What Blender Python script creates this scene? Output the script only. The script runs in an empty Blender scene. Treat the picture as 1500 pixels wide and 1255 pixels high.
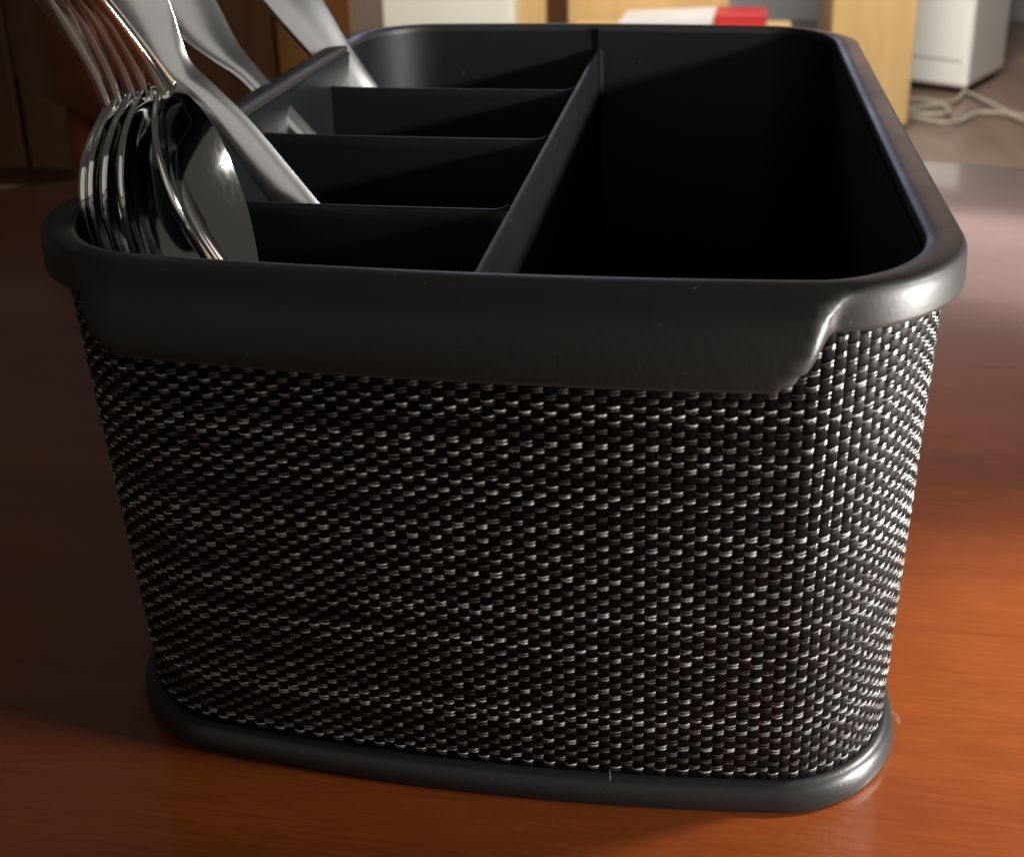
import bpy, math, random
import numpy as np
from mathutils import Vector, Matrix

random.seed(7)
RNG = np.random.default_rng(7)
scene = bpy.context.scene
COL = scene.collection

# ------------------------------------------------------------------ camera
YAW, PITCH, ROLL = -0.1750, 0.3485, -0.0225
CAM = Vector((0.0489, -0.3518, 0.2160))
F_PX, PPY = 1763.7, -258.4            # for a 1500 px wide picture
fw = Vector((math.sin(YAW) * math.cos(PITCH), math.cos(YAW) * math.cos(PITCH), -math.sin(PITCH)))
rt = Vector((math.cos(YAW), -math.sin(YAW), 0.0))
up = rt.cross(fw)
rt2 = rt * math.cos(ROLL) + up * math.sin(ROLL)
up2 = -rt * math.sin(ROLL) + up * math.cos(ROLL)
cam_data = bpy.data.cameras.new('camera')
cam = bpy.data.objects.new('camera', cam_data)
COL.objects.link(cam)
M = Matrix((rt2, up2, -fw)).transposed().to_4x4()
M.translation = CAM
cam.matrix_world = M
cam_data.sensor_fit = 'HORIZONTAL'
cam_data.sensor_width = 36.0
cam_data.lens = F_PX / 1500 * 36.0
cam_data.shift_y = PPY / 1500
cam_data.clip_start = 0.01
cam_data.clip_end = 60
cam_data.dof.use_dof = True
cam_data.dof.focus_distance = 0.285
cam_data.dof.aperture_fstop = 25
scene.camera = cam

# ------------------------------------------------------------------ light
world = bpy.data.worlds.new('World')
scene.world = world
world.use_nodes = True
bg = world.node_tree.nodes['Background']
bg.inputs['Color'].default_value = (1.0, 0.96, 0.89, 1)
bg.inputs['Strength'].default_value = 0.046


def area(name, loc, target, size, size_y, power, color, spread=180):
    d = bpy.data.lights.new(name, 'AREA')
    d.shape = 'RECTANGLE'
    d.size, d.size_y = size, size_y
    d.energy = power
    d.color = color
    d.spread = math.radians(spread)
    o = bpy.data.objects.new(name, d)
    COL.objects.link(o)
    o.location = loc
    o.rotation_euler = (Vector(target) - Vector(loc)).to_track_quat('-Z', 'Y').to_euler()
    return o


# low lamp beside the table, just above the level of the rim
area('side_light', (0.54, -0.100, 0.262), (0.0, 0.04, 0.228), 0.14, 0.03, 1.05, (1.0, 0.97, 0.92), 62)
# added low light with no visible source, grazes the weave to brighten it
area('low_light', (0.46, -0.158, 0.052), (0.06, -0.12, 0.06), 0.06, 0.04, 5.2, (1.0, 0.98, 0.95))
# added spot, no real lamp; its cone is shaped to brighten the near wood
sp = bpy.data.lights.new('table_spot_light', 'SPOT')
sp.energy, sp.color = 19.0, (1.0, 0.93, 0.84)
sp.spot_size, sp.spot_blend, sp.shadow_soft_size = math.radians(37), 0.45, 0.03
spo = bpy.data.objects.new('table_spot_light', sp)
COL.objects.link(spo)
spo.location = (0.46, 0.02, 0.36)
spo.rotation_euler = (Vector((0.225, -0.115, 0.0)) - spo.location).to_track_quat('-Z', 'Y').to_euler()
# cool daylight high at the far end, glints on the upper edges
area('far_window_light', (-0.75, 4.9, 1.50), (0.0, 0.1, 0.1), 1.2, 0.8, 18.0, (0.62, 0.70, 1.0))
# added soft lamp standing in for an unseen pale wall, brightens the cutlery
area('wall_bounce_light', (0.35, -2.1, 0.75), (0.35, 0.0, 0.45), 4.6, 1.6, 7.6, (1.0, 0.95, 0.87))
# bright window in the far wall, mirrored in the far end of the table
area('back_window_light', (1.05, 4.9, 1.36), (0.1, 0.3, 0.0), 1.6, 1.0, 10.5, (1.0, 0.67, 0.59))
# added fill over the far end of the room, brightens the background furniture
area('background_fill_light', (0.3, 1.7, 1.75), (0.0, 3.7, -0.3), 0.7, 0.7, 70.0, (1.0, 0.95, 0.86), 120)

vs = scene.view_settings
vs.view_transform = 'Standard'
vs.look = 'None'
vs.exposure = 0.0
vs.gamma = 1.0
vs.use_curve_mapping = False
scene.cycles.max_bounces = 8
scene.cycles.glossy_bounces = 5
scene.cycles.sample_clamp_indirect = 4.0
scene.cycles.caustics_reflective = False


# ------------------------------------------------------------------ materials
def mat(name, color, rough=0.5, metallic=0.0, spec=0.5, coat=0.0, coat_rough=0.1):
    m = bpy.data.materials.new(name)
    m.use_nodes = True
    b = m.node_tree.nodes['Principled BSDF']
    b.inputs['Base Color'].default_value = (*color, 1)
    b.inputs['Roughness'].default_value = rough
    b.inputs['Metallic'].default_value = metallic
    b.inputs['Specular IOR Level'].default_value = spec
    b.inputs['Coat Weight'].default_value = coat
    b.inputs['Coat Roughness'].default_value = coat_rough
    return m


class NT:
    def __init__(self, m):
        self.t = m.node_tree
        self.b = self.t.nodes['Principled BSDF']

    def n(self, typ, **kw):
        nd = self.t.nodes.new(typ)
        for k, v in kw.items():
            if k in nd.inputs:
                nd.inputs[k].default_value = v
            else:
                setattr(nd, k, v)
        return nd

    def l(self, a, b):
        self.t.links.new(a, b)

    def coords(self, scale, rot=(0, 0, 0)):
        tc = self.n('ShaderNodeTexCoord')
        mp = self.n('ShaderNodeMapping')
        mp.inputs['Scale'].default_value = scale
        mp.inputs['Rotation'].default_value = rot
        self.l(tc.outputs['Object'], mp.inputs['Vector'])
        return mp.outputs['Vector']

    def noise(self, vec, scale=1.0, detail=4.0, rough=0.55, dist=0.0):
        nd = self.n('ShaderNodeTexNoise')
        nd.inputs['Scale'].default_value = scale
        nd.inputs['Detail'].default_value = detail
        nd.inputs['Roughness'].default_value = rough
        nd.inputs['Distortion'].default_value = dist
        self.l(vec, nd.inputs['Vector'])
        return nd.outputs['Fac']

    def ramp(self, fac, stops):
        r = self.n('ShaderNodeValToRGB')
        e = r.color_ramp.elements
        while len(e) < len(stops):
            e.new(0.5)
        for el, (p, c) in zip(e, stops):
            el.position = p
            el.color = (*c, 1) if len(c) == 3 else c
        self.l(fac, r.inputs['Fac'])
        return r.outputs['Color']

    def bump(self, fac, strength, dist):
        bp = self.n('ShaderNodeBump')
        bp.inputs['Strength'].default_value = strength
        bp.inputs['Distance'].default_value = dist
        self.l(fac, bp.inputs['Height'])
        self.l(bp.outputs['Normal'], self.b.inputs['Normal'])


def g(v):
    return (v, v, v)


def plastic(name, color, r0, r1, fine=900, spec=0.45):
    m = mat(name, color, 0.4, spec=spec)
    n = NT(m)
    v = n.coords((1, 1, 1))
    f = n.noise(v, 35, 6, 0.7)
    n.l(n.ramp(f, [(0.3, g(r0)), (0.7, g(r1))]), n.b.inputs['Roughness'])
    # stray dust specks
    d = n.noise(v, 420, 2, 0.5)
    c0 = tuple(color)
    n.l(n.ramp(d, [(0.0, c0), (0.735, c0), (0.77, tuple(min(1, x + 0.06) for x in c0))]), n.b.inputs['Base Color'])
    n.bump(n.noise(v, fine, 3, 0.6), 0.10, 0.0004)
    return m


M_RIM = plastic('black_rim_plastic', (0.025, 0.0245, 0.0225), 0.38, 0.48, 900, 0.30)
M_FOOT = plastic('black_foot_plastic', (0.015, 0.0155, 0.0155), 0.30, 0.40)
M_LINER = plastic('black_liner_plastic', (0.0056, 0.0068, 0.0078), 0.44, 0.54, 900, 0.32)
M_BACKING = mat('dark_backing', (0.008, 0.008, 0.008), 0.8)

M_WARP = mat('black_vinyl_strand', (0.003, 0.003, 0.003), 0.55, spec=0.10)
M_WEFT = mat('grey_vinyl_strand', (0.3, 0.3, 0.29), 0.28, spec=1.0)
n = NT(M_WEFT)
oi = n.n('ShaderNodeObjectInfo')
tc = n.n('ShaderNodeTexCoord')
cmb = n.n('ShaderNodeCombineXYZ')
mul = n.n('ShaderNodeMath', operation='MULTIPLY')
mul.inputs[1].default_value = 61.0
n.l(oi.outputs['Random'], mul.inputs[0])
sep = n.n('ShaderNodeSeparateXYZ')
n.l(tc.outputs['Object'], sep.inputs[0])
n.l(sep.outputs['X'], cmb.inputs['X'])
n.l(sep.outputs['Y'], cmb.inputs['Y'])
n.l(mul.outputs[0], cmb.inputs['Z'])
f1 = n.noise(cmb.outputs[0], 9, 2, 0.5)          # long dyed stretches, different for each strand
add = n.n('ShaderNodeMath', operation='ADD')
m2 = n.n('ShaderNodeMath', operation='MULTIPLY')
m2.inputs[1].default_value = 0.44
n.l(oi.outputs['Random'], m2.inputs[0])
n.l(m2.outputs[0], add.inputs[0])
f2 = n.noise(tc.outputs['Object'], 330, 1, 0.5)    # single floats that take the dye differently
m3 = n.n('ShaderNodeMath', operation='MULTIPLY_ADD')
m3.inputs[1].default_value = 0.55
m3.inputs[2].default_value = -0.275
n.l(f2, m3.inputs[0])
ad2 = n.n('ShaderNodeMath', operation='ADD')
n.l(f1, ad2.inputs[0])
n.l(m3.outputs[0], ad2.inputs[1])
n.l(ad2.outputs[0], add.inputs[1])
n.l(n.ramp(add.outputs[0], [(0.50, (0.008, 0.0085, 0.0085)), (0.74, (0.066, 0.070, 0.068)), (0.98, (0.40, 0.42, 0.41))]), n.b.inputs['Base Color'])

# cherry table top
M_TABLE = mat('cherry_veneer', (0.2, 0.05, 0.015), 0.3, spec=0.5, coat=0.6, coat_rough=0.10)
n = NT(M_TABLE)
v = n.coords((3.0, 30.0, 8.0), (0, 0, math.radians(-14)))
wv = n.noise(v, 1.6, 8, 0.6, 0.6)
v2 = n.coords((1.2, 4.0, 2.0), (0, 0, math.radians(-14)))
bv = n.noise(v2, 2.0, 3, 0.5, 0.4)
mx = n.n('ShaderNodeMix', data_type='FLOAT')
mx.inputs[0].default_value = 0.55
n.l(wv, mx.inputs[2])
n.l(bv, mx.inputs[3])
n.l(n.ramp(mx.outputs[0], [(0.32, (0.105, 0.021, 0.004)), (0.50, (0.200, 0.044, 0.008)), (0.68, (0.285, 0.072, 0.015))]), n.b.inputs['Base Color'])
v3 = n.coords((1, 1, 1))
n.l(n.ramp(n.noise(v3, 22, 6, 0.7), [(0.3, g(0.26)), (0.75, g(0.36))]), n.b.inputs['Roughness'])
pore = n.noise(n.coords((26.0, 420.0, 60.0), (0, 0, math.radians(-14))), 2.2, 5, 0.65, 0.3)
n.bump(pore, 0.05, 0.0004)
mx2 = n.n('ShaderNodeMix', data_type='FLOAT')
mx2.inputs[0].default_value = 0.30
n.l(mx.outputs[0], mx2.inputs[2])
n.l(pore, mx2.inputs[3])
rmp = [q for q in n.t.nodes if q.bl_idname == 'ShaderNodeValToRGB'][0]
n.l(mx2.outputs[0], rmp.inputs['Fac'])

# stainless steel with fine scratches
M_STEEL = mat('polished_steel', (0.86, 0.85, 0.82), 0.09, 1.0)
n = NT(M_STEEL)
v = n.coords((40, 40, 14), (0.3, 0.5, 0.2))
sc1 = n.noise(v, 22, 5, 0.7)
n.l(n.ramp(sc1, [(0.35, g(0.05)), (0.65, g(0.08)), (0.82, g(0.14))]), n.b.inputs['Roughness'])
M_SATIN = mat('satin_steel', (0.80, 0.80, 0.80), 0.26, 1.0)
n = NT(M_SATIN)
n.l(n.ramp(n.noise(n.coords((1, 1, 1)), 40, 1, 0.5), [(0.3, g(0.17)), (0.7, g(0.20))]), n.b.inputs['Roughness'])


def wood(name, c0, c1, rough, sx=(2, 2, 14), dist=0.5):
    m = mat(name, c1, rough)
    n = NT(m)
    f = n.noise(n.coords(sx), 2.0, 6, 0.6, dist)
    n.l(n.ramp(f, [(0.32, c0), (0.68, c1)]), n.b.inputs['Base Color'])
    return m


M_LIGHTWOOD = wood('light_beech', (0.42, 0.27, 0.11), (0.52, 0.35, 0.16), 0.5, (8, 8, 1))
M_DARKWOOD = wood('dark_walnut', (0.035, 0.014, 0.005), (0.060, 0.024, 0.008), 0.4, (8, 8, 1))
M_MIDWOOD = wood('brown_oak', (0.10, 0.040, 0.011), (0.14, 0.058, 0.016), 0.4, (8, 8, 1))
M_REDWOOD = wood('red_stained_wood', (0.16, 0.040, 0.013), (0.24, 0.066, 0.020), 0.35, (6, 2, 6))
M_FLOOR = wood('brown_floor', (0.13, 0.085, 0.06), (0.19, 0.13, 0.10), 0.35, (5, 1.2, 1))
M_CREAM = wood('cream_paint', (0.62, 0.60, 0.52), (0.68, 0.66, 0.58), 0.45, (1, 1, 1))
M_WHITE = wood('white_enamel', (0.74, 0.74, 0.71), (0.80, 0.80, 0.77), 0.35, (1, 1, 1))
M_WALL = wood('grey_wall_paint', (0.28, 0.28, 0.29), (0.32, 0.32, 0.33), 0.7, (1, 1, 1))
M_PAPER = wood('white_paper', (0.46, 0.46, 0.48), (0.58, 0.58, 0.60), 0.6, (4, 4, 60))
M_RED = wood('red_card', (0.34, 0.012, 0.016), (0.42, 0.018, 0.022), 0.45, (4, 4, 4))
M_CORD = wood('beige_cable', (0.30, 0.27, 0.20), (0.36, 0.33, 0.25), 0.5, (3, 3, 3))
M_METAL = mat('handle_metal', (0.5, 0.5, 0.5), 0.35, 1.0)
M_FIBRE = mat('loose_fibre', (0.45, 0.42, 0.36), 0.6)


# ------------------------------------------------------------------ helpers
def mesh(name, verts, faces, material, parent=None, smooth=True, auto=None):
    me = bpy.data.meshes.new(name)
    if isinstance(verts, np.ndarray):
        verts = verts.reshape(-1, 3)
    if isinstance(faces, np.ndarray):
        me.vertices.add(len(verts))
        me.vertices.foreach_set('co', np.asarray(verts, dtype=np.float32).ravel())
        k = faces.shape[1]
        me.loops.add(faces.size)
        me.loops.foreach_set('vertex_index', faces.astype(np.int32).ravel())
        me.polygons.add(len(faces))
        me.polygons.foreach_set('loop_start', np.arange(0, faces.size, k, dtype=np.int32))
        me.update(calc_edges=True)
    else:
        me.from_pydata([tuple(map(float, p)) for p in verts], [], faces)
    me.validate()
    if smooth:
        me.polygons.foreach_set('use_smooth', np.ones(len(me.polygons), dtype=bool))
    me.materials.append(material)
    me.update()
    o = bpy.data.objects.new(name, me)
    COL.objects.link(o)
    if parent is not None:
        o.parent = parent
    if auto:
        md = o.modifiers.new('bevel', 'BEVEL')
        md.width = auto
        md.segments = 3
        md.limit_method = 'ANGLE'
        md.angle_limit = math.radians(40)
        md.harden_normals = True
    return o


def tag(o, label=None, cat=None, group=None, kind=None):
    if label: o['label'] = label
    if cat: o['category'] = cat
    if group: o['group'] = group
    if kind: o['kind'] = kind
    return o


def empty(name, loc, label, cat, group=None):
    o = bpy.data.objects.new(name, None)
    o.empty_display_size = 0.02
    COL.objects.link(o)
    o.location = loc
    return tag(o, label, cat, group)


def keep(o, parent):
    """parent without moving: geometry is given in world coordinates"""
    o.parent = parent
    o.matrix_parent_inverse = Matrix.Translation(parent.location).inverted()
    return o


def box(name, lo, hi, material, parent=None, bev=0.002):
    x0, y0, z0 = lo
    x1, y1, z1 = hi
    v = [(x0, y0, z0), (x1, y0, z0), (x1, y1, z0), (x0, y1, z0), (x0, y0, z1), (x1, y0, z1), (x1, y1, z1), (x0, y1, z1)]
    f = [(3, 2, 1, 0), (4, 5, 6, 7), (0, 1, 5, 4), (1, 2, 6, 5), (2, 3, 7, 6), (3, 0, 4, 7)]
    o = mesh(name, v, f, material, None, smooth=False, auto=bev)
    if parent is not None:
        keep(o, parent)
    return o


def grid_faces(nu, nv, closed_u=False, closed_v=False):
    """quads of a (nu, nv) vertex grid, vertex index u*nv+v"""
    u = np.arange(nu if closed_u else nu - 1)
    v = np.arange(nv if closed_v else nv - 1)
    U, V = np.meshgrid(u, v, indexing='ij')
    U1, V1 = (U + 1) % nu, (V + 1) % nv
    return np.stack([U * nv + V, U1 * nv + V, U1 * nv + V1, U * nv + V1], -1).reshape(-1, 4)


def catmull(pts, n):
    p = np.asarray(pts, float)
    p = np.vstack([2 * p[0] - p[1], p, 2 * p[-1] - p[-2]])
    out = []
    for i in range(1, len(p) - 2):
        for k in range(n):
            t = k / n
            a, b, c, d = p[i - 1], p[i], p[i + 1], p[i + 2]
            out.append(0.5 * (2 * b + (c - a) * t + (2 * a - 5 * b + 4 * c - d) * t * t + (3 * b - a - 3 * c + d) * t ** 3))
    out.append(p[-2])
    return np.array(out)


def tube(name, pts, r, material, parent=None, n=8, sub=6):
    c = catmull(pts, sub)
    t = np.gradient(c, axis=0)
    t /= np.linalg.norm(t, axis=1)[:, None]
    ref = np.array([0.31, 0.17, 0.93])
    a = np.cross(t, ref)
    a /= np.linalg.norm(a, axis=1)[:, None]
    b = np.cross(t, a)
    ang = np.linspace(0, 2 * np.pi, n, endpoint=False)
    rr = np.full(len(c), r) if np.isscalar(r) else np.interp(np.linspace(0, 1, len(c)), np.linspace(0, 1, len(r)), r)
    V = c[:, None, :] + rr[:, None, None] * (np.cos(ang)[None, :, None] * a[:, None, :] + np.sin(ang)[None, :, None] * b[:, None, :])
    F = [tuple(q) for q in grid_faces(len(c), n, False, True)]
    F += [tuple(range(n - 1, -1, -1)), tuple((len(c) - 1) * n + k for k in range(n))]
    o = mesh(name, V.reshape(-1, 3), F, material)
    if parent is not None:
        keep(o, parent)
    return o


# ------------------------------------------------------------------ setting
FLOOR_Z = -0.74
fl = mesh('floor', [(-6, -2.5, FLOOR_Z), (6, -2.5, FLOOR_Z), (6, 6.0, FLOOR_Z), (-6, 6.0, FLOOR_Z)], [(0, 1, 2, 3)], M_FLOOR, smooth=False)
tag(fl, kind='structure')
wl = box('wall', (-4.5, 5.6, FLOOR_Z), (4.5, 5.7, 1.9), M_WALL, bev=None)
tag(wl, kind='structure')

# round pedestal table
TC = np.array([0.05, -0.40])
TR = 0.852
table = empty('round_table', (TC[0], TC[1], FLOOR_Z), 'round reddish brown cherry wood table with glossy top under the caddy', 'table')
prof = [(0.0, 0.0), (0.3, 0.0), (0.6, 0.0), (TR - 0.012, 0.0), (TR - 0.005, -0.0015), (TR - 0.001, -0.006), (TR, -0.013), (TR - 0.001, -0.022), (TR - 0.010, -0.030), (TR - 0.05, -0.034), (0.05, -0.034), (0.0, -0.034)]


def lathe(name, prof, cx, cy, material, parent, n=128, z0=0.0):
    ang = np.linspace(0, 2 * np.pi, n, endpoint=False)
    P = np.array(prof)
    V = np.stack([cx + P[:, 0][None, :] * np.cos(ang)[:, None], cy + P[:, 0][None, :] * np.sin(ang)[:, None],
                  np.broadcast_to(P[:, 1] + z0, (n, len(P)))], -1)
    o = mesh(name, V.reshape(-1, 3), grid_faces(n, len(P), True), material)
    return keep(o, parent)


lathe('table_top', prof, TC[0], TC[1], M_TABLE, table, 256)
lathe('pedestal', [(0, -0.035), (0.12, -0.035), (0.12, -0.06), (0.05, -0.10), (0.045, -0.30), (0.07, -0.50), (0.10, -0.62), (0.10, -0.66), (0, -0.66)], TC[0], TC[1], M_TABLE, table, 32)
for k in range(4):
    a = math.radians(45 + 90 * k)
    c, s = math.cos(a), math.sin(a)
    tube('foot', [(TC[0] + c * q, TC[1] + s * q, z) for q, z in ((0.06, -0.62), (0.2, -0.64), (0.34, -0.70), (0.42, -0.722))], [0.03, 0.028, 0.022, 0.018], M_TABLE, table)

# ------------------------------------------------------------------ caddy
H = 0.1344


def plan(a, b, r, kx, ky, per=64):
    """closed outline, fixed sampling so that outlines at two heights match point by point"""
    pts = []
    nc = 40
    corners = [(a - r, -b + r, -90), (a - r, b - r, 0), (-a + r, b - r, 90), (-a + r, -b + r, 180)]
    for i, (cx, cy, t0) in enumerate(corners):
        for k in range(nc + 1):
            t = math.radians(t0 + 90 * k / nc)
            pts.append((cx + r * math.cos(t), cy + r * math.sin(t)))
        nx, ny, nt = corners[(i + 1) % 4]
        A = np.array(pts[-1])
        B = np.array([nx + r * math.cos(math.radians(nt)), ny + r * math.sin(math.radians(nt))])
        m = 220 if i in (1, 3) else 160
        if i == 3: m = 320
        for k in range(1, m):
            pts.append(tuple(A + (B - A) * k / m))
    q = np.array(pts)
    x = q[:, 0] * (1 + kx * (1 - (q[:, 1] / b) ** 2))
    y = q[:, 1] * (1 + ky * (1 - (q[:, 0] / a) ** 2))
    return np.stack([x, y], 1)


def normals2(p):
    t = np.roll(p, -1, 0) - np.roll(p, 1, 0)
    nrm = np.stack([t[:, 1], -t[:, 0]], 1)
    return nrm / np.linalg.norm(nrm, axis=1)[:, None]


caddy = empty('cutlery_caddy', (0, 0, 0), 'black plastic cutlery caddy wrapped in grey and black woven vinyl', 'cutlery caddy')

P_TOP = plan(0.1, 0.1401, 0.0322, -0.004, 0.0467)
N_TOP = normals2(P_TOP)
NP = len(P_TOP)


def sstep(t):
    t = np.clip(t, 0, 1)
    return t * t * (3 - 2 * t)


# rim: one profile for the plain rolled edge, one for the pull lip at the front end
base_prof = np.array([(-.0056, -.0200), (-.0054, -.0060), (-.0051, -.0010), (-.0046, -.0002), (-.0034, .0000), (-.0017, -.0001), (-.0006, -.0007), (-.0001, -.0022),
                      (.0001, -.0050), (.0001, -.0075), (.0001, -.0100), (.0000, -.0111), (-.0005, -.0115), (-.0018, -.0116), (-.0036, -.0113), (-.0050, -.0070)])
lip_prof = np.array([(-.0056, -.0200), (-.0054, -.0060), (-.0051, -.0012), (-.0045, -.0002), (-.0034, .0000), (-.0016, -.0006), (.0006, -.0022), (.0026, -.0050),
                     (.0042, -.0085), (.0053, -.0125), (.0060, -.0165), (.0063, -.0195), (.0059, -.0208), (.0050, -.0212), (.0038, -.0206), (-.0050, -.0070)])
base_prof[6:, 1] *= 0.78
lip_prof[6:, 1] *= 0.885
zmid = np.array([0, 0, 0, 0, 0, .02, .10, .22, .38, .55, .75, .93, 1.0, 1.0, 1.0, 1.0])
# half width of the lip at each level: flares at the crest, rounded at the bottom corner
xb = np.interp(zmid, [0, .1, .22, .38, .55, .75, .93, 1.0], [.0800, .0772, .0745, .0728, .0722, .0716, .0698, .0680])
front = P_TOP[:, 1] < 0
bw = np.interp(zmid, [0, .6, 1.0], [.0052, .0056, .0095])
wgt = np.where(front[:, None], sstep((xb[None, :] + bw[None, :] / 2 - np.abs(P_TOP[:, 0] + 0.003)[:, None]) / bw[None, :]), 0.0)
PR = base_prof[None] * (1 - wgt[..., None]) + lip_prof[None] * wgt[..., None]
# the rolled top is broader along the two long sides
PR[:, :4, 0] -= (0.0032 * N_TOP[:, :1] ** 2)
PR[:, 4, 0] -= 0.0016 * N_TOP[:, 0] ** 2
V = np.empty((NP, len(base_prof), 3))
V[..., :2] = P_TOP[:, None, :] + N_TOP[:, None, :] * PR[..., :1]
V[..., 2] = H + PR[..., 1]
keep(mesh('rim', V.reshape(-1, 3), grid_faces(NP, len(base_prof), True), M_RIM), caddy)

# liner: inner wall and floor
P_IN = plan(0.1 - .0092, 0.1401 - .0060, 0.0255, -0.004, 0.0467)
P_INB = plan(0.0880, 0.1205, 0.024, 0.0, 0.060)
lv = []
for t, z in ((0, H - .0024), (0.02, H - .006), (0.15, H - .03), (0.4, 0.08), (0.7, 0.04), (0.95, 0.0105), (1.0, 0.0065)):
    pp = P_IN * (1 - t) + P_INB * t
    if z < 0.007: pp = pp * 0.985
    lv.append(np.c_[pp, np.full(NP, z)])
lv.append(np.c_[P_INB * 0.94, np.full(NP, 0.0050)])
lv.append(np.c_[P_INB * 0.02, np.full(NP, 0.0050)])
V = np.stack(lv, 1)
F = grid_faces(NP, len(lv), True)
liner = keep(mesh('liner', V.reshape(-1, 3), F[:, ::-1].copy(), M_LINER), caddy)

# dividers
ZP = 0.1243
XP = -0.0006


def wall_piece(name, A, B, th, z0, zA, zB, material, n=24, sag=0.0, taper=(0.0, 0.0), flare=1.0):
    """upright plastic wall with a rounded top edge between two plan points; flares where it meets its neighbours"""
    A, B = np.array(A), np.array(B)
    d = (B - A) / np.linalg.norm(B - A)
    w = np.array([d[1], -d[0]])
    pf = [(-1, 0.0), (-1, 0.5), (-1, 0.97), (-0.8, 0.992), (-0.4, 1.0), (0.4, 1.0), (0.8, 0.992), (1, 0.97), (1, 0.5), (1, 0.0)]
    V = []
    for i in range(n + 1):
        t = i / n
        c = A + (B - A) * t
        L = np.linalg.norm(B - A)
        e = min(t, 1 - t) * L
        fl = 1 + 1.6 * flare * max(0, 1 - e / 0.004) ** 2
        top = zA + (zB - zA) * t - sag * 4 * t * (1 - t) + 0.0012 * flare * max(0, 1 - e / 0.004) ** 2
        for s, h in pf:
            q = c + w * s * th / 2 * fl + d * (1 - h) * (taper[0] * (1 - t) - taper[1] * t)
            V.append((q[0], q[1], z0 + (top - z0) * h))
    return mesh(name, np.array(V), grid_faces(n + 1, len(pf)), material)


keep(wall_piece('long_divider', (XP, -0.1405), (XP, 0.1405), 0.0021, 0.004, ZP, ZP, M_LINER, 80, 0.0, (0.0125, 0.0125)), caddy)
for yk in (-0.0720, -0.0036, 0.0648):
    keep(wall_piece('cross_divider', (-0.0962, yk), (XP - 0.0006, yk), 0.0019, 0.004, ZP - 0.0003, ZP - 0.0004, M_LINER, 60, 0.0002, (0.0035, 0.0)), caddy)
# moulded guide rib that carries the long divider on the far wall
keep(wall_piece('guide_rib', (XP, 0.1345), (XP, 0.1408), 0.0030, 0.06, ZP + 0.0004, ZP + 0.0008, M_LINER, 10, 0.0, (0.0, 0.006), 0.0), caddy)
keep(wall_piece('guide_rib', (XP, 0.1392), (XP, 0.1418), 0.0008, 0.12, H - 0.0012, H - 0.0012, M_LINER, 6, 0.0, (0.0, 0.0), 0.0), caddy)

# body shell behind the weave and foot ring
ZB0, ZB1 = 0.0066, 0.1245
BT = plan(0.0962, 0.1363, 0.0300, -0.004, 0.0467)
BB = plan(0.0942, 0.1238, 0.0270, 0.0, 0.0640)
V = []
for z in (0.002, ZB0, 0.04, 0.08, ZB1, H - 0.0065):
    t = (z - ZB0) / (ZB1 - ZB0)
    p = BB * (1 - t) + BT * t
    p = p - normals2(p) * 0.0009
    V.append(np.c_[p, np.full(NP, z)])
V = np.stack(V, 1)
keep(mesh('body_shell', V.reshape(-1, 3), grid_faces(NP, 6, True), M_BACKING), caddy)

P_B = plan(0.0976, 0.1267, 0.0286, -0.002, 0.0649)
N_B = normals2(P_B)
fp = [(-.030, .0006), (-.004, .0002), (-.0008, .0002), (-.0001, .0006), (.0002, .0016), (.0001, .0032), (-.0004, .0050), (-.0012, .0064), (-.0024, .0072), (-.0040, .0073), (-.0050, .0060)]
V = np.stack([np.c_[P_B + N_B * q, np.full(NP, z)] for q, z in fp], 1)
keep(mesh('foot_ring', V.reshape(-1, 3), grid_faces(NP, len(fp), True)[:, ::-1].copy(), M_FOOT), caddy)

# ---- the weave: every crosswise and upright vinyl strand is geometry
weave = bpy.data.objects.new('woven_wrap', None)
COL.objects.link(weave)
weave.parent = caddy
seg = np.linalg.norm(np.roll(BT, -1, 0) - BT, axis=1)
ARC = np.concatenate([[0], np.cumsum(seg)])
TOTAL = ARC[-1]
NCOL = 2 * int(round(TOTAL / 0.00252 / 2))
NROW = 66


def on_surface(u, z):
    """u in columns (0..NCOL), z height; arrays of equal shape -> position, outward normal"""
    s = (u / NCOL % 1.0) * TOTAL
    def at(poly):
        pc = np.vstack([poly, poly[:1]])
        return np.stack([np.interp(s, ARC, pc[:, 0]), np.interp(s, ARC, pc[:, 1])], -1)
    t = (z - ZB0) / (ZB1 - ZB0)
    bt, bb = at(BT), at(BB)
    nn = at(normals2(BT))
    p = bb * (1 - t)[..., None] + bt * t[..., None]
    return np.concatenate([p, z[..., None]], -1), np.concatenate([nn, np.zeros_like(z)[..., None]], -1)


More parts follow.
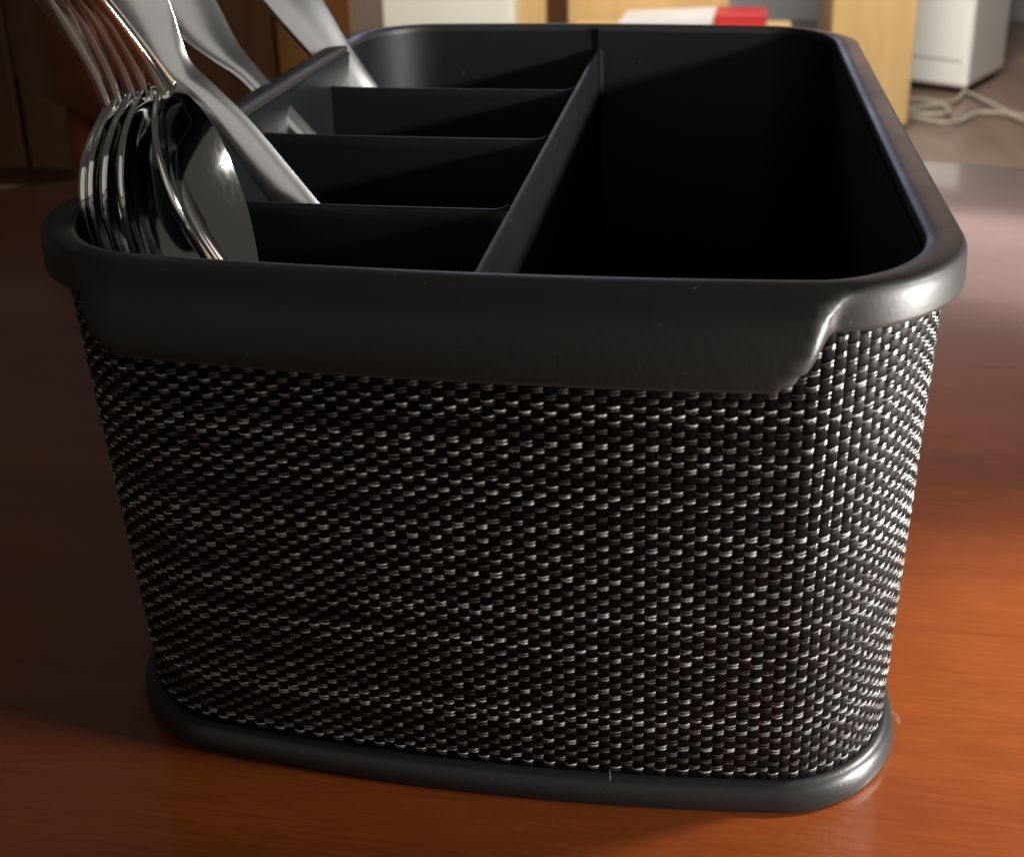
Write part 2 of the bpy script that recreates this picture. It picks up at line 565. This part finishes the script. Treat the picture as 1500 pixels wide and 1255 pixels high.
ROWP = (0.1268 - 0.0080) / NROW
SUB = 6
uu = np.arange(NCOL * SUB) / SUB
nU = len(uu)
wob = RNG.normal(0, 1, (NROW, 12))
for i in range(NROW):
    zc = 0.0080 + (i + 0.5) * ROWP
    ph = 2 * np.pi * uu / NCOL
    dz = sum(wob[i, k] * np.sin((k + 1) * 2.3 * ph + wob[i, k + 6] * 6) for k in range(6)) * 0.00005
    # the strand rises over one upright and dives under the next
    hgt = 0.00027 * np.tanh(3.0 * (np.cos(np.pi * uu + np.pi * i) - 0.22))
    jit = np.repeat(RNG.normal(0, 0.00003, NCOL), SUB)
    slant = 0.00013 * np.sin(np.pi * uu + np.pi * i)        # floats tilt a little, as pulled by the loom
    split = np.repeat(np.clip(RNG.normal(0.00034, 0.00006, NCOL), 0.00022, 0.00046), SUB)
    for s_ in (-1, 1):
        zf = zc + dz + s_ * split + slant
        hw = 0.00024 * (1 + 0.12 * wob[i, 5] * 0.5 + 0.10 * np.repeat(RNG.normal(0, 1, NCOL), SUB))
        rows = []
        for w_, d_ in ((-1, -0.00011), (0, 0.0), (1, -0.00011)):
            pos, nor = on_surface(uu, zf + w_ * hw)
            rows.append(pos + nor * (hgt + jit + 0.00024 + d_)[:, None])
        o = mesh('weft_strand', np.stack(rows, 1).reshape(-1, 3), grid_faces(nU, 3, True), M_WEFT)
        o.parent = weave

# upright strands: the 300 nearest the front are objects, those round the back are one piece
zz = np.linspace(0.0074, 0.1272, NROW * 3)
ri = (zz - 0.0080) / ROWP - 0.5
pos0, _ = on_surface(np.arange(NCOL) + 0.0, np.full(NCOL, 0.06))
order = np.argsort(pos0[:, 1])
near = set(order[:300].tolist())
restV, restF, off = [], [], 0
for j in range(NCOL):
    hgt = -0.00013 * np.cos(np.pi * ri + np.pi * j)
    sway = 0.03 * np.sin(zz * 90 + RNG.uniform(0, 6)) + RNG.normal(0, 0.03)
    rows = []
    for w_, d_ in ((-0.47, -0.00012), (-0.33, 0.0), (0.33, 0.0), (0.47, -0.00012)):
        pos, nor = on_surface(np.full(len(zz), float(j)) + w_ + sway, zz)
        rows.append(pos + nor * (hgt + 0.00012 + d_)[:, None])
    V = np.stack(rows, 1).reshape(-1, 3)
    F = grid_faces(len(zz), 4)[:, ::-1].copy()
    if j in near:
        o = mesh('warp_strand', V, F, M_WARP)
        o.parent = weave
    else:
        restV.append(V)
        restF.append(F + off)
        off += len(V)
o = mesh('warp_strands_behind', np.concatenate(restV), np.concatenate(restF), M_WARP)
o.parent = weave
o['kind'] = 'stuff'

# frayed fibre ends above the foot ring
for k, (x, y, z, dx, dz) in enumerate([(0.0955, -0.106, 0.0110, 0.0014, -0.0014), (0.0952, -0.109, 0.0140, 0.0016, -0.0022), (0.030, -0.1312, 0.0082, 0.0004, -0.0008)]):
    o = tube('frayed_fibre', [(x, y, z), (x + dx * .7, y - .0012, z + dz * .1), (x + dx, y - .0024, z + dz * .6), (x + dx * .8, y - .0022, z + dz)], 0.00004, M_FIBRE, None, 5, 5)
    o.parent = weave


# ------------------------------------------------------------------ cutlery
def sweep(name, pts, wdir, widths, thick, dish, material, parent, sub=8, nu=13):
    """flat ware swept along a centre line: widths / thickness / dish depth given at each control point"""
    c = catmull(pts, sub)
    k = np.linspace(0, 1, len(c))
    kp = np.linspace(0, 1, len(pts))
    W = np.maximum(catmull(np.c_[widths], sub)[:, 0], 0.0004)
    T = np.interp(k, kp, thick)
    D = catmull(np.c_[dish], sub)[:, 0]
    t = np.gradient(c, axis=0)
    t /= np.linalg.norm(t, axis=1)[:, None]
    wd = np.asarray(wdir, float)
    if wd.ndim == 1: wd = np.repeat(wd[None], len(pts), 0)
    wd = catmull(wd, sub)
    wd = wd - (wd * t).sum(1)[:, None] * t
    wd /= np.linalg.norm(wd, axis=1)[:, None]
    nn = np.cross(t, wd)                     # face normal (the hollow side)
    u = np.sin(np.linspace(-1, 1, nu) * np.pi / 2)
    top = c[:, None] + wd[:, None] * (u[None, :, None] * W[:, None, None] / 2) + nn[:, None] * (-(1 - u ** 2)[None, :, None] * D[:, None, None])
    edge = (1 - 0.12 * np.abs(u) ** 4)[None, :, None]
    hi = top + nn[:, None] * T[:, None, None] / 2 * edge
    lo = top - nn[:, None] * T[:, None, None] / 2 * edge
    ring = np.concatenate([hi, lo[:, ::-1]], 1)
    m = 2 * nu
    F = [tuple(q) for q in grid_faces(len(c), m, False, True)]
    F += [tuple(range(m - 1, -1, -1)), tuple((len(c) - 1) * m + q for q in range(m))]
    o = mesh(name, ring.reshape(-1, 3), F, material)
    keep(o, parent)
    return o


def spoon(label, neck, tip, handle, face, width=0.036, group='nested spoons in the front compartment'):
    """bowl from neck to tip, handle along the given points; face = hollow side direction"""
    neck, tip = np.array(neck), np.array(tip)
    ax = tip - neck
    L = np.linalg.norm(ax)
    ax /= L
    face = np.array(face, float)
    face -= face.dot(ax) * ax
    face /= np.linalg.norm(face)
    wd = np.cross(face, -ax)
    root = empty('spoon', tuple(tip), label, 'spoon', group)
    ts = [0, .06, .14, .25, .40, .56, .72, .86, .95, 1.0]
    ws = [.20, .42, .69, .90, 1.0, .96, .80, .57, .33, .05]
    ds = [.0, .08, .36, .76, 1.0, .96, .70, .36, .12, .0]
    lift = [.0, .0, .0, .0, .0, .0, .0, .0, .0, .0]
    pts = [neck + ax * L * t for t in ts]
    sweep('bowl', pts, -wd, [w * width for w in ws], [.0017] * 10, [d * 0.0068 for d in ds], M_STEEL, root, 6, 21)
    hp = [neck + ax * 0.002] + [np.array(h) for h in handle]
    m = len(hp)
    hw = np.interp(np.linspace(0, 1, m), [0, .17, .34, .5, .8, 1.0], [.0072, .0060, .0068, .0100, .016, .017])
    hw[-1] = .010
    tw = np.gradient(np.array(hp), axis=0)
    hd = np.cross(np.array((0.55, 0.75, 0.20))[None], tw)
    hd /= np.linalg.norm(hd, axis=1)[:, None]
    if hd[1].dot(wd) < 0: hd = -hd
    hd[0] = wd
    hd[1] = wd * .5 + hd[1] * .5
    sweep('handle', hp, hd, hw, np.interp(np.linspace(0, 1, m), [0, .2, 1], [.0030, .0032, .0022]), [-.0008] * m, M_STEEL, root, 8, 9)
    return root


FACE = (1.0, -0.05, 0.10)
spoon_labels = ['polished spoon with its shiny hollow bowl turned outward, frontmost of the nested spoons',
                'second spoon of the nested stack, just behind the frontmost bowl',
                'third and middle spoon of the nested stack of five',
                'fourth spoon of the nested stack, last but one',
                'fifth spoon, the outermost of the nested stack by the caddy corner']
#      neck                     tip                      where the handle has risen 2 cm above the neck
sp = [((-.0722, -.1050, .1617), (-.0546, -.1090, .1105), (-.0798, -.1160, .1815)),
      ((-.0757, -.1045, .1612), (-.0737, -.1070, .1100), (-.0827, -.1140, .1812)),
      ((-.0794, -.1030, .1602), (-.0808, -.1050, .1100), (-.0863, -.1120, .1809)),
      ((-.0841, -.1010, .1581), (-.0850, -.1030, .1100), (-.0905, -.1090, .1805)),
      ((-.0875, -.0990, .1557), (-.0876, -.1010, .1100), (-.0965, -.1060, .1800))]
for lab, (nk, tp, he) in zip(spoon_labels, sp):
    nk, he = np.array(nk), np.array(he)
    d = he - nk
    hs = [nk + d * .35, nk + d, nk + d * 1.8 + np.array((-.0015, 0, 0)), nk + d * 2.8 + np.array((-.005, 0, -.001)), nk + d * 3.8 + np.array((-.011, 0, -.003)), nk + d * 4.3 + np.array((-.015, 0, -.005))]
    spoon(lab, nk, tp, hs, (1.0, 0.06, 0.10) if lab is spoon_labels[0] else FACE)


def flatware(name, label, cat, pts, face, widths, thick, material):
    t = np.gradient(np.array(pts), axis=0)
    wdir = np.cross(np.asarray(face, float)[None], t)
    wdir /= np.linalg.norm(wdir, axis=1)[:, None]
    root = empty(name, tuple(pts[0]), label, cat)
    sweep('handle', pts, wdir, widths, thick, [-.0007] * len(pts), material, root, 10, 11)
    return root


# fork in the second compartment: slim stem, broad handle end
r = flatware('fork', 'fork with a slim curved stem and broad bright handle end, behind the nested spoons', 'fork',
             [(-.020, -.045, .055), (-.046, -.045, .088), (-.0668, -.048, .1175), (-.0791, -.05, .1361), (-.0872, -.052, .1468), (-.0930, -.053, .1528), (-.0975, -.054, .1595), (-.1020, -.055, .1700), (-.108, -.056, .184), (-.115, -.057, .198), (-.120, -.058, .208)],
             (0.22, -0.82, 0.52), [.012, .0105, .0105, .0092, .0080, .0090, .0135, .0180, .0205, .0215, .014], [.0026] * 11, M_SATIN)
for k in range(4):
    o = (k - 1.5) * 0.0050
    w = np.array((0.80, 0.25, 0.5)) / 1.0
    a = np.array((-.020, -.045, .056)) + w * o * 0.55
    b = np.array((-.012, -.045, .032)) + w * o
    e = np.array((-.006, -.043, .008)) + w * o
    sweep('tine', [a, b, e], (0.83, 0.25, 0.5), [.0030, .0026, .0012], [.002] * 3, [0] * 3, M_SATIN, r, 5, 5)
# spoon handle in the third compartment
r = flatware('dinner_spoon', 'spoon standing bowl down in the third compartment, waisted stem leaning on the rim', 'spoon',
             [(-.030, .022, .050), (-.060, .021, .086), (-.0877, .020, .1188), (-.0970, .020, .1300), (-.1043, .020, .1384), (-.1110, .020, .1450), (-.1175, .020, .1530), (-.124, .020, .163), (-.131, .020, .175), (-.138, .020, .188), (-.142, .020, .195)],
             (0.30, -0.80, 0.50), [.008, .0070, .0066, .0066, .0072, .0105, .0155, .0185, .0200, .0190, .011], [.0026] * 11, M_SATIN)
sweep('bowl', [(-.030, .022, .051), (-.026, .022, .044), (-.020, .022, .034), (-.014, .022, .020), (-.009, .022, .009)], (0.72, 0.45, 0.55), [.010, .022, .032, .026, .004], [.0018] * 5, [0, .004, .007, .004, 0], M_SATIN, r, 6, 13)

# knife handle in the rear compartment
r = flatware('table_knife', 'knife with a wide flat pale handle in the rearmost compartment', 'knife',
             [(-.052, .096, .064), (-.068, .094, .088), (-.0885, .090, .1185), (-.0985, .089, .1335), (-.1090, .088, .1495), (-.121, .087, .168), (-.131, .086, .183), (-.135, .086, .189)],
             (0.34, -0.76, 0.55), [.011, .0115, .0130, .0150, .0190, .0225, .0230, .016], [.0045] * 8, M_SATIN)
sweep('blade', [(-.052, .096, .065), (-.044, .096, .052), (-.030, .096, .030), (-.020, .096, .015), (-.014, .096, .007)], (0.83, 0.06, 0.52), [.010, .016, .018, .015, .003], [.0014] * 5, [0] * 5, M_SATIN, r, 6, 7)

# ------------------------------------------------------------------ far side of the room
# dark cabinet
t = empty('walnut_cabinet', (-1.3, 2.8, FLOOR_Z), 'dark brown wooden cabinet behind the cutlery handles', 'cabinet')
box('carcass', (-2.60, 2.62, FLOOR_Z), (-0.872, 3.05, 0.75), M_DARKWOOD, t, 0.004)
box('door', (-2.58, 2.598, FLOOR_Z + .06), (-1.84, 2.6195, 0.73), M_DARKWOOD, t, 0.004)
box('door', (-1.82, 2.598, FLOOR_Z + .06), (-1.085, 2.6195, 0.73), M_DARKWOOD, t, 0.004)
box('side_post', (-1.073, 2.592, FLOOR_Z), (-0.872, 2.6195, 0.75), M_MIDWOOD, t, 0.004)
for x in (-1.86, -1.80):
    box('handle', (x - .006, 2.575, 0.0), (x + .006, 2.5975, 0.14), M_METAL, t, 0.003)

# cream cupboard
t = empty('cream_cupboard', (-0.7, 3.1, FLOOR_Z), 'plain cream painted cupboard beyond the rear rim of the caddy', 'cupboard')
box('carcass', (-0.962, 2.92, FLOOR_Z), (-0.509, 3.35, 0.55), M_CREAM, t, 0.006)
box('door', (-0.955, 2.900, FLOOR_Z + .05), (-0.516, 2.9195, 0.54), M_CREAM, t, 0.006)
box('handle', (-0.56, 2.878, 0.0), (-0.548, 2.8995, 0.13), M_METAL, t, 0.003)

# light wooden shelf unit with an open bay
t = empty('beech_shelf_unit', (0.1, 3.7, FLOOR_Z), 'light beech shelf unit with a broad back panel beyond the caddy', 'shelf unit')
box('side_panel', (-0.521, 3.00, FLOOR_Z), (-0.434, 3.03, 0.30), M_LIGHTWOOD, t, 0.004)
box('upright', (-0.470, 3.20, FLOOR_Z), (-0.397, 3.24, 0.30), M_DARKWOOD, t, 0.003)
box('back_panel', (-0.52, 3.66, FLOOR_Z), (0.075, 3.70, 0.30), M_LIGHTWOOD, t, 0.004)
box('low_shelf', (-0.42, 3.30, -0.455), (0.27, 3.64, -0.428), M_LIGHTWOOD, t, 0.003)
box('shelf_leg', (0.235, 3.31, FLOOR_Z), (0.265, 3.34, -0.456), M_LIGHTWOOD, t, 0.002)
box('shelf_leg', (0.235, 3.60, FLOOR_Z), (0.265, 3.63, -0.456), M_LIGHTWOOD, t, 0.002)

t = empty('paper_stack', (-0.1, 3.45, -0.427), 'slumped white paper stack lying on the low beech shelf', 'paper')
for k in range(7):
    z = -0.427 + 0.0055 * k
    sh = 0.006 * k
    V = [(-0.27 + sh * .3, 3.36, z), (-0.01 + sh, 3.34, z + .004), (0.0 + sh, 3.56, z + .004), (-0.26 + sh * .3, 3.58, z),
         (-0.27 + sh * .3, 3.36, z + .0050), (-0.01 + sh, 3.34, z + .0092 + k * .002), (0.0 + sh, 3.56, z + .0092 + k * .002), (-0.26 + sh * .3, 3.58, z + .0050)]
    keep(mesh('sheet_bundle', V, [(3, 2, 1, 0), (4, 5, 6, 7), (0, 1, 5, 4), (1, 2, 6, 5), (2, 3, 7, 6), (3, 0, 4, 7)], M_PAPER, smooth=False), t)
t = empty('red_box', (0.14, 3.45, -0.427), 'small red cardboard box next to the white paper', 'box')
box('carton', (0.030, 3.42, -0.427), (0.187, 3.58, -0.392), M_RED, t, 0.003)
box('lid', (0.027, 3.417, -0.3915), (0.190, 3.583, -0.374), M_RED, t, 0.003)

t = empty('beech_cabinet', (0.49, 3.6, FLOOR_Z), 'tall narrow light wood cabinet next to the white appliance', 'cabinet')
box('carcass', (0.378, 3.40, FLOOR_Z), (0.622, 3.95, 0.48), M_LIGHTWOOD, t, 0.004)
box('door', (0.380, 3.380, FLOOR_Z + .04), (0.620, 3.3995, 0.47), M_LIGHTWOOD, t, 0.003)
box('handle', (0.385, 3.358, -0.05), (0.397, 3.3795, 0.08), M_METAL, t, 0.003)

# white appliance, turned a little
t = empty('white_appliance', (0.90, 3.98, FLOOR_Z), 'tall white boxy appliance standing on the floor above the loose cables', 'appliance')
e1 = np.array([0.742 - 0.9013, 4.0777 - 3.9787]); e1 /= np.linalg.norm(e1)
e2 = np.array([1.1006 - 0.9013, 4.3529 - 3.9787]); e2 /= np.linalg.norm(e2)
P0 = np.array([0.9013, 3.9787])


def prism(name, a0, a1, b0, b1, z0, z1, material, bev):
    q = [P0 + e1 * a + e2 * b for a, b in ((a0, b0), (a0, b1), (a1, b1), (a1, b0))]
    V = [(*p, z0) for p in q] + [(*p, z1) for p in q]
    return keep(mesh(name, V, [(3, 2, 1, 0), (4, 5, 6, 7), (0, 1, 5, 4), (1, 2, 6, 5), (2, 3, 7, 6), (3, 0, 4, 7)], material, None, False, bev), t)


prism('housing', 0.0, 0.42, 0.0, 0.42, FLOOR_Z + 0.02, 0.45, M_WHITE, 0.02)
prism('plinth', 0.03, 0.39, 0.03, 0.39, FLOOR_Z, FLOOR_Z + 0.0195, M_DARKWOOD, 0.003)
prism('front_panel', 0.03, 0.39, -0.006, -0.0005, FLOOR_Z + 0.12, 0.38, M_WHITE, 0.002)

# loose cables on the floor
zc = FLOOR_Z + 0.012
for lab, pts in [('thick beige cable looping forward on the floor before the white appliance', [(0.60, 3.64), (0.674, 3.573), (0.744, 3.50), (0.81, 3.56), (0.878, 3.655), (0.96, 3.64), (1.02, 3.55), (1.12, 3.44)]),
                 ('beige cable running from under the white appliance across the other cables', [(0.90, 3.99), (0.92, 3.90), (0.943, 3.78), (0.99, 3.68), (1.06, 3.60), (1.20, 3.56)]),
                 ('pale cable curling between the beech cabinet and the white appliance', [(0.63, 3.70), (0.70, 3.72), (0.778, 3.76), (0.85, 3.86), (0.90, 4.0)]),
                 ('pale cable lying in a flat loop closest to the beech cabinet', [(0.61, 3.80), (0.68, 3.84), (0.76, 3.80), (0.80, 3.70), (0.74, 3.62), (0.64, 3.66)])]:
    o = tube('cable', [(x, y, zc + 0.004 * k % 0.012) for k, (x, y) in enumerate(pts)], 0.007, M_CORD)
    tag(o, lab, 'cable', 'loose cables on the floor')

# chair beyond the table, its curved back turned to us
t = empty('wooden_chair', (-0.42, 1.05, FLOOR_Z), 'dark red wooden chair with a broad curved back just beyond the table', 'chair')
CC, CR = (-0.165, 1.29), 0.70
aa = np.radians(np.linspace(193, 245, 48))
sec = [(0, -.05), (.006, -.058), (.018, -.061), (.030, -.055), (.034, -.04), (.034, .26), (.028, .275), (.016, .28), (.004, .275), (0, .26)]
V = np.array([[(CC[0] + (CR - q) * math.cos(a), CC[1] + (CR - q) * math.sin(a), z) for q, z in sec] for a in aa])
F = [tuple(q) for q in grid_faces(len(aa), len(sec), False, True)] + [tuple(range(len(sec) - 1, -1, -1)), tuple((len(aa) - 1) * len(sec) + k for k in range(len(sec)))]
keep(mesh('backrest', V.reshape(-1, 3), F, M_REDWOOD), t)
for a in np.radians((233, 243)):
    x, y = CC[0] + 0.683 * math.cos(a), CC[1] + 0.683 * math.sin(a)
    tube('post', [(x, y, -0.052), (x, y, -0.3), (x, y, FLOOR_Z)], [.020, .022, .016], M_REDWOOD, t)
sa = np.radians(np.linspace(196, 247, 12))
outer = [(CC[0] + 0.66 * math.cos(a), CC[1] + 0.66 * math.sin(a)) for a in sa]
inner = [(CC[0] + 0.22 * math.cos(a), CC[1] + 0.22 * math.sin(a)) for a in sa[::-1]]
ring = outer + inner
m = len(ring)
V = [(x, y, -.33) for x, y in ring] + [(x, y, -.29) for x, y in ring]
F = [tuple(range(m - 1, -1, -1)), tuple(range(m, 2 * m))] + [(k, (k + 1) % m, m + (k + 1) % m, m + k) for k in range(m)]
keep(mesh('seat', V, F, M_REDWOOD, None, False, 0.008), t)
for a in np.radians((200, 243)):
    x, y = CC[0] + 0.27 * math.cos(a), CC[1] + 0.27 * math.sin(a)
    tube('leg', [(x, y, -.331), (x, y, -.55), (x, y, FLOOR_Z)], [.022, .020, .016], M_REDWOOD, t)
